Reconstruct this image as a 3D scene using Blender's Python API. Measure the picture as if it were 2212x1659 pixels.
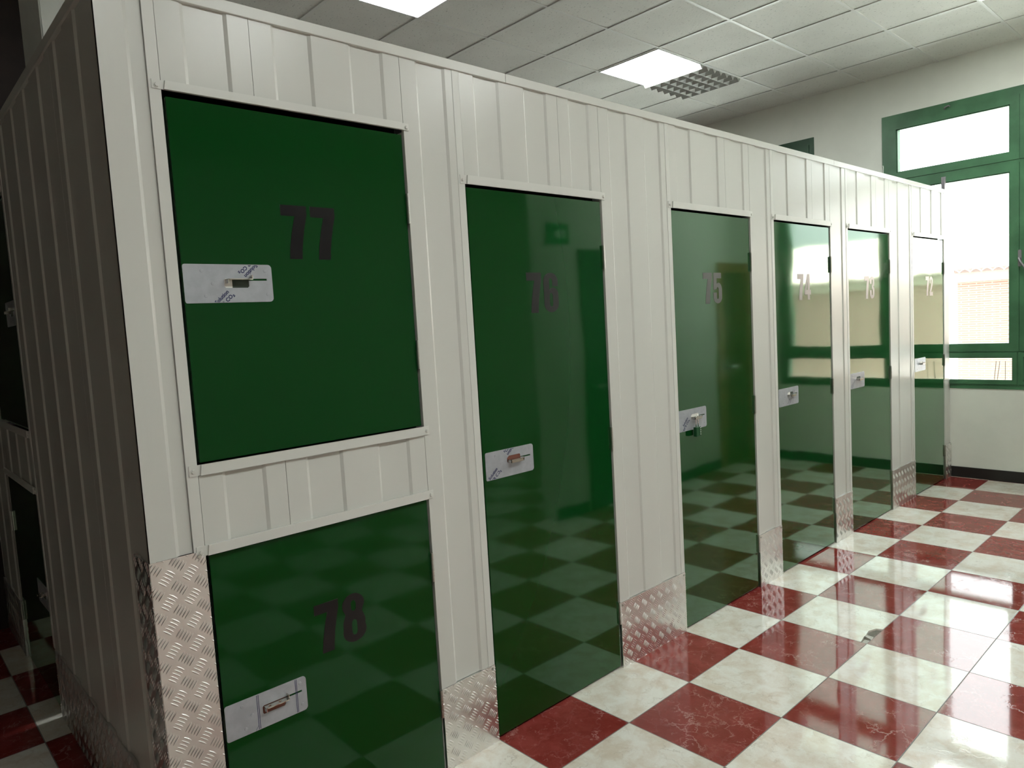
import bpy, bmesh, math, random
from mathutils import Vector, Matrix

for o in list(bpy.data.objects):
    bpy.data.objects.remove(o)
S = bpy.context.scene
COL = S.collection
random.seed(7)

# ------------------------------------------------------------------ camera
cam_d = bpy.data.cameras.new('camera')
cam = bpy.data.objects.new('camera', cam_d)
COL.objects.link(cam)
cam.location = (-0.4999, -1.9914, 1.5698)
cam.rotation_euler = (1.48700, 0.05750, -0.74780)
cam_d.sensor_fit = 'HORIZONTAL'
cam_d.sensor_width = 36.0
cam_d.lens = 1541.70 / 2212 * 36.0
cam_d.clip_start = 0.02
cam_d.clip_end = 300
S.camera = cam

# ------------------------------------------------------------------ sky, sun, exposure
world = bpy.data.worlds.new('world')
S.world = world
world.use_nodes = True
wnt = world.node_tree
bg = wnt.nodes['Background']
bg.inputs['Color'].default_value = (0.92, 0.965, 1.0, 1)
SKY_LOW, SKY_HIGH = 3.0, 12.5          # hazy sky: dim at the horizon, bright overhead
_tc = wnt.nodes.new('ShaderNodeTexCoord')
_sp = wnt.nodes.new('ShaderNodeSeparateXYZ')
_mr = wnt.nodes.new('ShaderNodeMapRange')
_mr.inputs[1].default_value = 0.08
_mr.inputs[2].default_value = 0.75
_mr.inputs[3].default_value = SKY_LOW
_mr.inputs[4].default_value = SKY_HIGH
wnt.links.new(_tc.outputs['Generated'], _sp.inputs[0])
wnt.links.new(_sp.outputs[2], _mr.inputs[0])
wnt.links.new(_mr.outputs[0], bg.inputs['Strength'])
SUN_POWER = 19.0
PANEL_POWER = 33.0
sun_d = bpy.data.lights.new('sun', 'SUN')
sun_d.energy = SUN_POWER
sun_d.angle = 0.01
sun_d.color = (1.0, 0.98, 0.94)
sun = bpy.data.objects.new('sun', sun_d)
COL.objects.link(sun)
sun.location = (0, 0, 20)
sun.rotation_euler = Vector((0.13, -0.10, -0.985)).to_track_quat('-Z', 'Y').to_euler()

S.view_settings.view_transform = 'Standard'
S.view_settings.look = 'None'
S.view_settings.gamma = 1.0
S.view_settings.use_curve_mapping = False
S.view_settings.exposure = 0.0

# ------------------------------------------------------------------ measured layout (metres)
XW = 6.5702            # inner face of the end wall
HC = 3.595             # ceiling
TILE = 0.414           # floor tile
FX, FY = 4.8876, -0.2919
GX, GY, GA = 2.4302, 1.8987, -0.0037     # ceiling grid node and angle
CAP0, CAP1 = 2.4623, 2.4946
YB = 2.95              # back wall
XL = -3.6              # far left wall
YF = -5.2              # wall behind the photographer
YR = -1.85             # near side wall (mirrored in the doors)
XR = 3.45


# portals help sampling the daylight of the two end windows
def portal(y0, y1, z0, z1):
    d = bpy.data.lights.new('window_portal', 'AREA')
    d.shape = 'RECTANGLE'
    d.size = abs(y1 - y0)
    d.size_y = abs(z1 - z0)
    d.cycles.is_portal = True
    o = bpy.data.objects.new('window_portal', d)
    COL.objects.link(o)
    o.location = (XW + 0.27, (y0 + y1) / 2, (z0 + z1) / 2)
    o.rotation_euler = (math.pi / 2, 0, math.pi / 2)


portal(-1.56, 0.54, 0.787, 3.238)
portal(1.166, 2.75, 0.787, 3.21)


# ================================================================== materials
def new_mat(name):
    m = bpy.data.materials.new(name)
    m.use_nodes = True
    nt = m.node_tree
    nt.nodes.clear()
    return m, nt


class NB:
    """small helper to wire nodes"""
    def __init__(self, nt):
        self.nt = nt

    def n(self, kind, **kw):
        nd = self.nt.nodes.new(kind)
        for k, v in kw.items():
            setattr(nd, k, v)
        return nd

    def l(self, a, b):
        self.nt.links.new(a, b)

    def val(self, sock, v):
        if hasattr(v, 'is_linked') or isinstance(v, bpy.types.NodeSocket):
            self.l(v, sock)
        else:
            sock.default_value = v

    def math(self, op, a, b=None, c=None, clamp=False):
        nd = self.n('ShaderNodeMath', operation=op)
        nd.use_clamp = clamp
        self.val(nd.inputs[0], a)
        if b is not None:
            self.val(nd.inputs[1], b)
        if c is not None:
            self.val(nd.inputs[2], c)
        return nd.outputs[0]

    def vmath(self, op, a, b=None):
        nd = self.n('ShaderNodeVectorMath', operation=op)
        self.val(nd.inputs[0], a)
        if b is not None:
            if op == 'SCALE':
                self.val(nd.inputs['Scale'], b)
            else:
                self.val(nd.inputs[1], b)
        return nd.outputs[0]

    def mix(self, f, a, b):
        nd = self.n('ShaderNodeMix', data_type='RGBA')
        self.val(nd.inputs[0], f)
        self.val(nd.inputs[6], a)
        self.val(nd.inputs[7], b)
        return nd.outputs[2]

    def noise(self, vec, scale, detail=3.0, rough=0.55, out=0):
        nd = self.n('ShaderNodeTexNoise')
        self.l(vec, nd.inputs['Vector'])
        nd.inputs['Scale'].default_value = scale
        nd.inputs['Detail'].default_value = detail
        nd.inputs['Roughness'].default_value = rough
        return nd.outputs[out]

    def ramp(self, f, p0, p1):
        nd = self.n('ShaderNodeMapRange')
        nd.interpolation_type = 'SMOOTHSTEP'
        self.val(nd.inputs[0], f)
        nd.inputs[1].default_value = p0
        nd.inputs[2].default_value = p1
        return nd.outputs[0]

    def bump(self, h, strength, dist):
        nd = self.n('ShaderNodeBump')
        nd.inputs['Strength'].default_value = strength
        nd.inputs['Distance'].default_value = dist
        self.l(h, nd.inputs['Height'])
        return nd.outputs[0]

    def out(self, shader):
        o = self.n('ShaderNodeOutputMaterial')
        self.l(shader, o.inputs['Surface'])

    def obj(self):
        return self.n('ShaderNodeTexCoord').outputs['Object']

    def pos(self):
        return self.n('ShaderNodeNewGeometry').outputs['Position']


def rgb(r, g, b):
    return (r, g, b, 1.0)


def principled(name, col, rough=0.5, metal=0.0, ior=1.45, noise_amt=0.0, noise_scale=8.0,
               bump=0.0, bump_scale=200.0):
    m, nt = new_mat(name)
    b = NB(nt)
    p = b.n('ShaderNodeBsdfPrincipled')
    p.inputs['Roughness'].default_value = rough
    p.inputs['Metallic'].default_value = metal
    p.inputs['IOR'].default_value = ior
    c = rgb(*col)
    if noise_amt:
        nz = b.noise(b.obj(), noise_scale, 4.0)
        c2 = rgb(*[v * (1 - noise_amt) for v in col])
        mixed = b.mix(b.ramp(nz, 0.35, 0.65), c, c2)
        b.l(mixed, p.inputs['Base Color'])
    else:
        p.inputs['Base Color'].default_value = c
    if bump:
        b.l(b.bump(b.noise(b.obj(), bump_scale, 3.0), bump, 0.002), p.inputs['Normal'])
    b.out(p.outputs[0])
    return m


def lacquer(name, col, rough, f0, f1, power, wave, tint=(1, 1, 1)):
    """glossy lacquer: diffuse base under a clear film whose sheen grows with the viewing angle"""
    m, nt = new_mat(name)
    b = NB(nt)
    d = b.n('ShaderNodeBsdfDiffuse')
    d.inputs['Color'].default_value = rgb(*col)
    g = b.n('ShaderNodeBsdfGlossy')
    g.inputs['Color'].default_value = rgb(*tint)
    g.inputs['Roughness'].default_value = rough
    lw = b.n('ShaderNodeLayerWeight')
    lw.inputs['Blend'].default_value = 0.5
    f = b.math('MULTIPLY_ADD', b.math('POWER', lw.outputs['Facing'], power), f1, f0, clamp=True)
    if wave:
        nz = b.n('ShaderNodeTexNoise')
        b.l(b.vmath('MULTIPLY', b.pos(), (1.0, 1.0, 0.75)), nz.inputs['Vector'])
        nz.inputs['Scale'].default_value = 3.2
        nz.inputs['Detail'].default_value = 1.0
        nrm = b.bump(nz.outputs[0], 1.0, wave)
        b.l(nrm, g.inputs['Normal'])
    mx = b.n('ShaderNodeMixShader')
    b.l(f, mx.inputs[0])
    b.l(d.outputs[0], mx.inputs[1])
    b.l(g.outputs[0], mx.inputs[2])
    b.out(mx.outputs[0])
    return m


M = {}
M['panel'] = lacquer('white_coated_steel', (0.62, 0.62, 0.58), 0.26, 0.03, 0.55, 3.0, 0.0)
M['trim'] = lacquer('white_trim_steel', (0.65, 0.65, 0.61), 0.30, 0.03, 0.5, 3.0, 0.0)
M['green'] = lacquer('green_gloss_door', (0.0024, 0.046, 0.0075), 0.058, 0.014, 0.95, 2.7, 0.0013, (0.82, 1.0, 0.85))
M['vinyl'] = lacquer('black_vinyl', (0.005, 0.004, 0.005), 0.30, 0.007, 0.50, 1.7, 0.0)
M['dark'] = principled('gap_shade', (0.02, 0.02, 0.02), 0.8)
M['steel'] = principled('hinge_steel', (0.55, 0.55, 0.52), 0.28, 1.0)
M['film'] = principled('filmed_steel_plate', (0.44, 0.46, 0.50), 0.35, 0.3, noise_amt=0.12, noise_scale=25)
M['hasp'] = principled('polished_hasp', (0.66, 0.63, 0.57), 0.18, 1.0)
M['print'] = principled('blue_print', (0.012, 0.016, 0.085), 0.5)
M['printgrey'] = principled('grey_print', (0.045, 0.045, 0.07), 0.5)
M['wood_in'] = principled('brown_lining', (0.16, 0.05, 0.03), 0.6)
M['white_in'] = principled('white_lining', (0.75, 0.74, 0.70), 0.5)
M['dkgreen_in'] = principled('green_lining', (0.03, 0.045, 0.03), 0.5)
M['padlock'] = principled('green_padlock', (0.008, 0.07, 0.022), 0.3)
M['chrome'] = principled('shackle_chrome', (0.78, 0.78, 0.76), 0.12, 1.0)
M['dial'] = principled('dial_white', (0.75, 0.78, 0.74), 0.4)
M['wall'] = principled('wall_paint', (0.82, 0.835, 0.76), 0.75, noise_amt=0.05, noise_scale=3, bump=0.15, bump_scale=120)
M['column'] = principled('column_paint', (0.84, 0.87, 0.83), 0.8, noise_amt=0.06, noise_scale=5, bump=0.2, bump_scale=90)
M['grey_wall'] = principled('grey_wall_paint', (0.20, 0.205, 0.18), 0.8, noise_amt=0.05, noise_scale=3)
M['brown'] = principled('unlit_dark_brown', (0.030, 0.020, 0.018), 0.6, noise_amt=0.3, noise_scale=6)  # brown-black puts the darkness of the unlit far end into the wall colour
M['skirt'] = principled('dark_skirting', (0.020, 0.018, 0.017), 0.4)
M['winframe'] = principled('window_green', (0.065, 0.185, 0.090), 0.35, noise_amt=0.25, noise_scale=5)
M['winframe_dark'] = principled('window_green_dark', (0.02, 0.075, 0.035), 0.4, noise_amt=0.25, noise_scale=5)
M['metal_grey'] = principled('grey_metal', (0.30, 0.28, 0.30), 0.4, 0.6)
M['tbar'] = principled('grid_bar', (0.68, 0.68, 0.64), 0.5)
M['lamp_frame'] = principled('lamp_frame', (0.8, 0.8, 0.8), 0.4)
M['louvre'] = principled('louvre_aluminium', (0.52, 0.53, 0.50), 0.45, 0.0)
M['wood'] = principled('varnished_wood', (0.42, 0.22, 0.07), 0.35, noise_amt=0.3, noise_scale=9)
M['wood_leaf'] = principled('olive_door_leaf', (0.16, 0.10, 0.03), 0.4, noise_amt=0.3, noise_scale=6)
M['exit'] = principled('exit_green', (0.01, 0.30, 0.08), 0.4)
M['exit_pale'] = principled('exit_pale', (0.55, 0.75, 0.6), 0.4)
M['mortar'] = principled('mortar_bed', (0.21, 0.20, 0.165), 0.95, noise_amt=0.3, noise_scale=60, bump=0.6, bump_scale=160)
M['shard'] = principled('tile_shard', (0.52, 0.51, 0.45), 0.5, noise_amt=0.2, noise_scale=50)
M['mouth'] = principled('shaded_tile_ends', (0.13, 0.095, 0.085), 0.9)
M['stick'] = principled('dry_stick', (0.05, 0.04, 0.03), 0.8)
M['cream'] = principled('cream_render', (0.27, 0.225, 0.18), 0.8)
M['rooftile'] = principled('clay_roof', (0.88, 0.74, 0.66), 0.8, noise_amt=0.12, noise_scale=3)
M['ground'] = principled('pale_paving', (0.76, 0.78, 0.76), 0.9, noise_amt=0.15, noise_scale=1.2)


def alu_mat():
    m, nt = new_mat('tread_plate_aluminium')
    b = NB(nt)
    p = b.n('ShaderNodeBsdfPrincipled')
    p.inputs['Metallic'].default_value = 1.0
    p.inputs['Base Color'].default_value = rgb(0.84, 0.83, 0.82)
    nz = b.noise(b.pos(), 30, 4.0)
    b.l(b.math('MULTIPLY_ADD', nz, 0.05, 0.27), p.inputs['Roughness'])
    b.l(b.bump(b.noise(b.pos(), 9, 1.0), 0.06, 0.004), p.inputs['Normal'])
    b.out(p.outputs[0])
    return m


M['alu'] = alu_mat()


def glass_mat():
    m, nt = new_mat('window_glass')
    b = NB(nt)
    t = b.n('ShaderNodeBsdfTransparent')
    t.inputs['Color'].default_value = rgb(0.96, 0.98, 0.96)
    g = b.n('ShaderNodeBsdfGlossy')
    g.inputs['Roughness'].default_value = 0.01
    fr = b.n('ShaderNodeFresnel')
    fr.inputs['IOR'].default_value = 1.3
    mx = b.n('ShaderNodeMixShader')
    b.l(fr.outputs[0], mx.inputs[0])
    b.l(t.outputs[0], mx.inputs[1])
    b.l(g.outputs[0], mx.inputs[2])
    b.out(mx.outputs[0])
    return m


M['glass'] = glass_mat()


def lamp_mat():
    m, nt = new_mat('lit_diffuser')
    b = NB(nt)
    e = b.n('ShaderNodeEmission')
    e.inputs['Color'].default_value = rgb(0.96, 1.0, 0.97)
    e.inputs['Strength'].default_value = PANEL_POWER
    b.out(e.outputs[0])
    return m


M['lamp'] = lamp_mat()


def ceiling_mat():
    m, nt = new_mat('mineral_ceiling_tile')
    b = NB(nt)
    p = b.n('ShaderNodeBsdfPrincipled')
    p.inputs['Roughness'].default_value = 0.9
    p.inputs['Specular IOR Level'].default_value = 0.1
    co = b.obj()
    pits = b.ramp(b.noise(b.vmath('MULTIPLY', co, (1.0, 0.45, 1.0)), 95, 2.0), 0.36, 0.30)
    blot = b.noise(co, 2.2, 3.0)
    c = b.mix(b.ramp(blot, 0.35, 0.7), rgb(0.73, 0.725, 0.675), rgb(0.67, 0.665, 0.615))
    c = b.mix(b.math('MULTIPLY', pits, 0.6), c, rgb(0.25, 0.25, 0.23))
    b.l(c, p.inputs['Base Color'])
    b.l(b.bump(b.noise(co, 70, 3.0), 0.3, 0.004), p.inputs['Normal'])
    b.out(p.outputs[0])
    return m


M['ceil'] = ceiling_mat()


def floor_mat():
    m, nt = new_mat('checkered_marble_tile')
    b = NB(nt)
    co = b.obj()
    q = b.vmath('SCALE', b.vmath('SUBTRACT', co, (FX, FY, 0.0)), 1.0 / TILE)
    cell = b.vmath('FLOOR', q)
    fr = b.vmath('FRACTION', q)
    sx = b.n('ShaderNodeSeparateXYZ')
    b.l(cell, sx.inputs[0])
    sf = b.n('ShaderNodeSeparateXYZ')
    b.l(fr, sf.inputs[0])
    par = b.math('ABSOLUTE', b.math('MODULO', b.math('ADD', sx.outputs[0], sx.outputs[1]), 2.0))
    red = b.math('GREATER_THAN', par, 0.5)
    # grout mask
    ex = b.math('MINIMUM', sf.outputs[0], b.math('SUBTRACT', 1.0, sf.outputs[0]))
    ey = b.math('MINIMUM', sf.outputs[1], b.math('SUBTRACT', 1.0, sf.outputs[1]))
    edge = b.math('MINIMUM', ex, ey)
    grout = b.math('SUBTRACT', 1.0, b.ramp(edge, 0.0030, 0.0062))
    # own vein pattern in each tile
    flat = b.n('ShaderNodeCombineXYZ')
    b.l(sx.outputs[0], flat.inputs[0])
    b.l(sx.outputs[1], flat.inputs[1])
    wn = b.n('ShaderNodeTexWhiteNoise', noise_dimensions='3D')
    b.l(flat.outputs[0], wn.inputs['Vector'])
    rnd = wn.outputs['Color']
    loc = b.vmath('ADD', co, b.vmath('SCALE', rnd, 40.0))
    warp = b.vmath('SCALE', b.vmath('SUBTRACT', b.noise(loc, 7, 5.0, 0.65, 1), (0.5, 0.5, 0.5)), 0.20)
    wl = b.vmath('ADD', loc, warp)

    def vein(scale, w0, w1):
        v = b.n('ShaderNodeTexVoronoi', feature='DISTANCE_TO_EDGE')
        b.l(wl, v.inputs['Vector'])
        v.inputs['Scale'].default_value = scale
        return b.ramp(v.outputs['Distance'], w1, w0)
    v1 = vein(7.0, 0.0, 0.035)
    v2 = vein(17.0, 0.0, 0.05)
    patch = b.ramp(b.noise(loc, 6, 3.0), 0.46, 0.66)
    patch2 = b.ramp(b.noise(loc, 13, 3.0), 0.50, 0.70)
    veins = b.math('MAXIMUM', b.math('MULTIPLY', v1, b.math('MULTIPLY_ADD', patch, 0.75, 0.12)),
                   b.math('MULTIPLY', v2, patch2))
    cloud = b.noise(wl, 9, 5.0, 0.6)
    redc = b.mix(b.ramp(cloud, 0.3, 0.75), rgb(0.20, 0.026, 0.022), rgb(0.28, 0.052, 0.045))
    redc = b.mix(b.math('MULTIPLY', veins, 0.75), redc, rgb(0.50, 0.26, 0.24))
    pale = b.mix(b.ramp(cloud, 0.32, 0.72), rgb(0.83, 0.82, 0.755), rgb(0.68, 0.595, 0.49))
    pale = b.mix(b.math('MULTIPLY', veins, 0.45), pale, rgb(0.40, 0.34, 0.27))
    tint = b.math('MULTIPLY_ADD', wn.outputs['Value'], 0.12, 0.92)
    c = b.mix(red, pale, redc)
    c = b.vmath('SCALE', c, tint)
    c = b.mix(grout, c, rgb(0.17, 0.16, 0.145))
    p = b.n('ShaderNodeBsdfPrincipled')
    b.l(c, p.inputs['Base Color'])
    p.inputs['IOR'].default_value = 1.52
    b.l(b.math('MULTIPLY_ADD', grout, 0.5, 0.05), p.inputs['Roughness'])
    # tiles are laid by hand: each one tilts a little; veins stand very slightly proud
    tilt = b.vmath('SCALE', b.vmath('MULTIPLY', b.vmath('SUBTRACT', rnd, (0.5, 0.5, 0.5)), (1, 1, 0)), 0.010)
    h = b.math('ADD', b.math('MULTIPLY', veins, 0.25), b.math('MULTIPLY', b.noise(loc, 5, 2.0), 0.25))
    h = b.math('SUBTRACT', h, grout)
    bp = b.bump(h, 0.20, 0.0012)
    nrm = b.vmath('NORMALIZE', b.vmath('ADD', bp, tilt))
    b.l(nrm, p.inputs['Normal'])
    b.out(p.outputs[0])
    return m


M['floor'] = floor_mat()


def brick_mat():
    m, nt = new_mat('brick_facade')
    b = NB(nt)
    geo = b.pos()
    s = b.n('ShaderNodeSeparateXYZ')
    b.l(geo, s.inputs[0])
    cb = b.n('ShaderNodeCombineXYZ')
    b.l(s.outputs[1], cb.inputs[0])
    b.l(s.outputs[2], cb.inputs[1])
    br = b.n('ShaderNodeTexBrick')
    b.l(cb.outputs[0], br.inputs['Vector'])
    br.inputs['Scale'].default_value = 1.0
    br.inputs['Brick Width'].default_value = 0.30
    br.inputs['Row Height'].default_value = 0.050
    br.inputs['Mortar Size'].default_value = 0.011
    br.inputs['Color1'].default_value = rgb(0.185, 0.094, 0.070)
    br.inputs['Color2'].default_value = rgb(0.205, 0.106, 0.080)
    br.inputs['Mortar'].default_value = rgb(0.235, 0.19, 0.155)
    p = b.n('ShaderNodeBsdfPrincipled')
    p.inputs['Roughness'].default_value = 0.9
    b.l(br.outputs['Color'], p.inputs['Base Color'])
    b.out(p.outputs[0])
    return m


M['brick'] = brick_mat()


# ================================================================== mesh helpers
def link(name, bm, mat, parent=None, loc=(0, 0, 0), smooth=False):
    me = bpy.data.meshes.new(name)
    bmesh.ops.recalc_face_normals(bm, faces=bm.faces)
    bm.to_mesh(me)
    bm.free()
    mats = mat if isinstance(mat, (list, tuple)) else [mat]
    for mm in mats:
        me.materials.append(mm)
    if smooth:
        for p in me.polygons:
            p.use_smooth = True
    o = bpy.data.objects.new(name, me)
    COL.objects.link(o)
    o.location = loc
    if parent is not None:
        o.parent = parent
    return o


def tag(o, label, cat, group=None, kind=None):
    o['label'] = label
    o['category'] = cat
    if group:
        o['group'] = group
    if kind:
        o['kind'] = kind
    return o


def thing(name, label, cat, loc=(0, 0, 0), rotz=0.0, group=None):
    o = bpy.data.objects.new(name, None)
    COL.objects.link(o)
    o.empty_display_size = 0.1
    o.location = loc
    o.rotation_euler = (0, 0, rotz)
    return tag(o, label, cat, group)


def struct(name, bm, mat, loc=(0, 0, 0)):
    o = link(name, bm, mat, None, loc)
    o['kind'] = 'structure'
    return o


def box(bm, x0, x1, y0, y1, z0, z1, mi=0):
    vs = [bm.verts.new(p) for p in ((x0, y0, z0), (x1, y0, z0), (x1, y1, z0), (x0, y1, z0),
                                    (x0, y0, z1), (x1, y0, z1), (x1, y1, z1), (x0, y1, z1))]
    fs = []
    for f in ((0, 3, 2, 1), (4, 5, 6, 7), (0, 1, 5, 4), (1, 2, 6, 5), (2, 3, 7, 6), (3, 0, 4, 7)):
        fc = bm.faces.new([vs[i] for i in f])
        fc.material_index = mi
        fs.append(fc)
    return vs, fs


def bbox_bm(x0, x1, y0, y1, z0, z1, bev=0.0, seg=1):
    bm = bmesh.new()
    box(bm, x0, x1, y0, y1, z0, z1)
    if bev:
        bmesh.ops.bevel(bm, geom=bm.edges[:], offset=bev, segments=seg, affect='EDGES', profile=0.6)
    return bm


def cyl(bm, c, axis, r, h, n=16, r2=None):
    """cylinder starting at c going h along axis"""
    axis = Vector(axis).normalized()
    q = axis.to_track_quat('Z', 'Y')
    r2 = r if r2 is None else r2
    a = []
    b2 = []
    for i in range(n):
        t = 2 * math.pi * i / n
        a.append(bm.verts.new(Vector(c) + q @ Vector((r * math.cos(t), r * math.sin(t), 0))))
        b2.append(bm.verts.new(Vector(c) + q @ Vector((r2 * math.cos(t), r2 * math.sin(t), h))))
    bm.faces.new(a[::-1])
    bm.faces.new(b2)
    for i in range(n):
        j = (i + 1) % n
        bm.faces.new((a[i], a[j], b2[j], b2[i]))


def tube(bm, pts, r, n=10):
    pts = [Vector(p) for p in pts]
    rings = []
    for i, p in enumerate(pts):
        d = (pts[min(i + 1, len(pts) - 1)] - pts[max(i - 1, 0)]).normalized()
        q = d.to_track_quat('Z', 'Y')
        rings.append([bm.verts.new(p + q @ Vector((r * math.cos(2 * math.pi * k / n), r * math.sin(2 * math.pi * k / n), 0)))
                      for k in range(n)])
    for a, b2 in zip(rings, rings[1:]):
        best = min(range(n), key=lambda s: sum((a[k].co - b2[(k + s) % n].co).length for k in range(n)))
        for k in range(n):
            bm.faces.new((a[k], a[(k + 1) % n], b2[(k + 1 + best) % n], b2[(k + best) % n]))
    bm.faces.new(rings[0][::-1])
    bm.faces.new(rings[-1])


def prism_y(bm, pts, y0, y1):
    """polygon in x,z extruded along y"""
    a = [bm.verts.new((x, y0, z)) for x, z in pts]
    c = [bm.verts.new((x, y1, z)) for x, z in pts]
    bm.faces.new(a)
    bm.faces.new(c[::-1])
    n = len(pts)
    for i in range(n):
        j = (i + 1) % n
        bm.faces.new((a[i], c[i], c[j], a[j]))


RIB_H, RIB_S = 0.0058, 0.0095


def ribbed(x0, x1, z0, z1, recesses, thick=0.012):
    """sheet with shallow trapezoid recesses; front at y=0"""
    prof = []

    def depth(x):
        for a, c in recesses:
            if a <= x <= c:
                if x < a + RIB_S:
                    return RIB_H * (x - a) / RIB_S
                if x > c - RIB_S:
                    return RIB_H * (c - x) / RIB_S
                return RIB_H
        return 0.0
    xs = {x0, x1}
    for a, c in recesses:
        for x in (a, a + RIB_S, c - RIB_S, c):
            if x0 < x < x1:
                xs.add(x)
    xs = sorted(xs)
    prof = [(x, depth(x)) for x in xs]
    bm = bmesh.new()
    lo = [bm.verts.new((x, y, z0)) for x, y in prof]
    hi = [bm.verts.new((x, y, z1)) for x, y in prof]
    lb = [bm.verts.new((x, thick, z0)) for x, y in prof]
    hb = [bm.verts.new((x, thick, z1)) for x, y in prof]
    for i in range(len(prof) - 1):
        bm.faces.new((lo[i], lo[i + 1], hi[i + 1], hi[i]))
        bm.faces.new((lb[i + 1], lb[i], hb[i], hb[i + 1]))
        bm.faces.new((hi[i], hi[i + 1], hb[i + 1], hb[i]))
        bm.faces.new((lo[i + 1], lo[i], lb[i], lb[i + 1]))
    for i in (0, len(prof) - 1):
        bm.faces.new((lo[i], hi[i], hb[i], lb[i]))
    return bm


FRONT_REC = [(0.2215 + 0.2503 * k, 0.2215 + 0.2503 * k + 0.1245) for k in range(0, 26)]


def tread_plate(x0, x1, z0, z1, y=-0.0032, phase=(0.0, 0.0)):
    """aluminium five-bar tread plate, front at y, bars stand proud"""
    bm = bmesh.new()
    box(bm, x0, x1, y, y + 0.0022, z0, z1)
    px, pz = 0.0600, 0.0660
    L, Wd, Hh = 0.0140, 0.0027, 0.0021
    nx, nz = int((x1 - x0) / px) + 3, int((z1 - z0) / pz) + 3

    def bar(cx, cz, ang):
        d = Vector((math.cos(ang), 0, math.sin(ang)))
        n = Vector((-math.sin(ang), 0, math.cos(ang)))
        c = Vector((cx, y, cz))
        st = [(-1.0, 0.05, 0.0), (-0.6, 0.75, 0.75), (0.0, 1.0, 1.0), (0.6, 0.75, 0.75), (1.0, 0.05, 0.0)]
        rows = []
        for s, w, h in st:
            p = c + d * (L * s)
            rows.append([bm.verts.new(p + n * (Wd * w)),
                         bm.verts.new(p + n * (Wd * w * 0.45) + Vector((0, -Hh * h * 0.85, 0))),
                         bm.verts.new(p + Vector((0, -Hh * h, 0))),
                         bm.verts.new(p - n * (Wd * w * 0.45) + Vector((0, -Hh * h * 0.85, 0))),
                         bm.verts.new(p - n * (Wd * w))])
        for r0, r1 in zip(rows, rows[1:]):
            for k in range(4):
                f = bm.faces.new((r0[k], r1[k], r1[k + 1], r0[k + 1]))
                f.smooth = True
    for i in range(-1, nx):
        for j in range(-1, nz):
            for typ in (0, 1):
                gx = x0 + phase[0] + (i + 0.5 * typ) * px
                gz = z0 + phase[1] + (j + 0.5 * typ) * pz
                ang = math.radians(-42 if typ == 0 else 48)
                sd = ang + math.pi / 2
                for k in range(-2, 3):
                    cx = gx + math.cos(sd) * 0.0088 * k
                    cz = gz + math.sin(sd) * 0.0088 * k
                    ex, ez = abs(math.cos(ang)) * L, abs(math.sin(ang)) * L
                    if x0 - ex < cx < x1 + ex and z0 - ez < cz < z1 + ez:
                        bar(cx, cz, ang)
    for co, no in (((x0, 0, 0), (-1, 0, 0)), ((x1, 0, 0), (1, 0, 0)), ((0, 0, z0), (0, 0, -1)), ((0, 0, z1), (0, 0, 1))):
        bmesh.ops.bisect_plane(bm, geom=bm.verts[:] + bm.edges[:] + bm.faces[:], plane_co=co, plane_no=no,
                               clear_outer=True, dist=1e-6)
    return bm


# ------------------------------------------------------------------ numerals (condensed bold)
def arc(cx, cz, rx, rz, a0, a1, n=8):
    return [(cx + rx * math.cos(math.radians(a0 + (a1 - a0) * i / n)),
             cz + rz * math.sin(math.radians(a0 + (a1 - a0) * i / n))) for i in range(n + 1)]


def slot(x0, x1, z0, z1):
    r = (x1 - x0) / 2
    c = (x0 + x1) / 2
    rz = min(r * 1.3, (z1 - z0) / 2)
    return arc(c, z1 - rz, r, rz, 0, 180) + arc(c, z0 + rz, r, rz, 180, 360)


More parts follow.
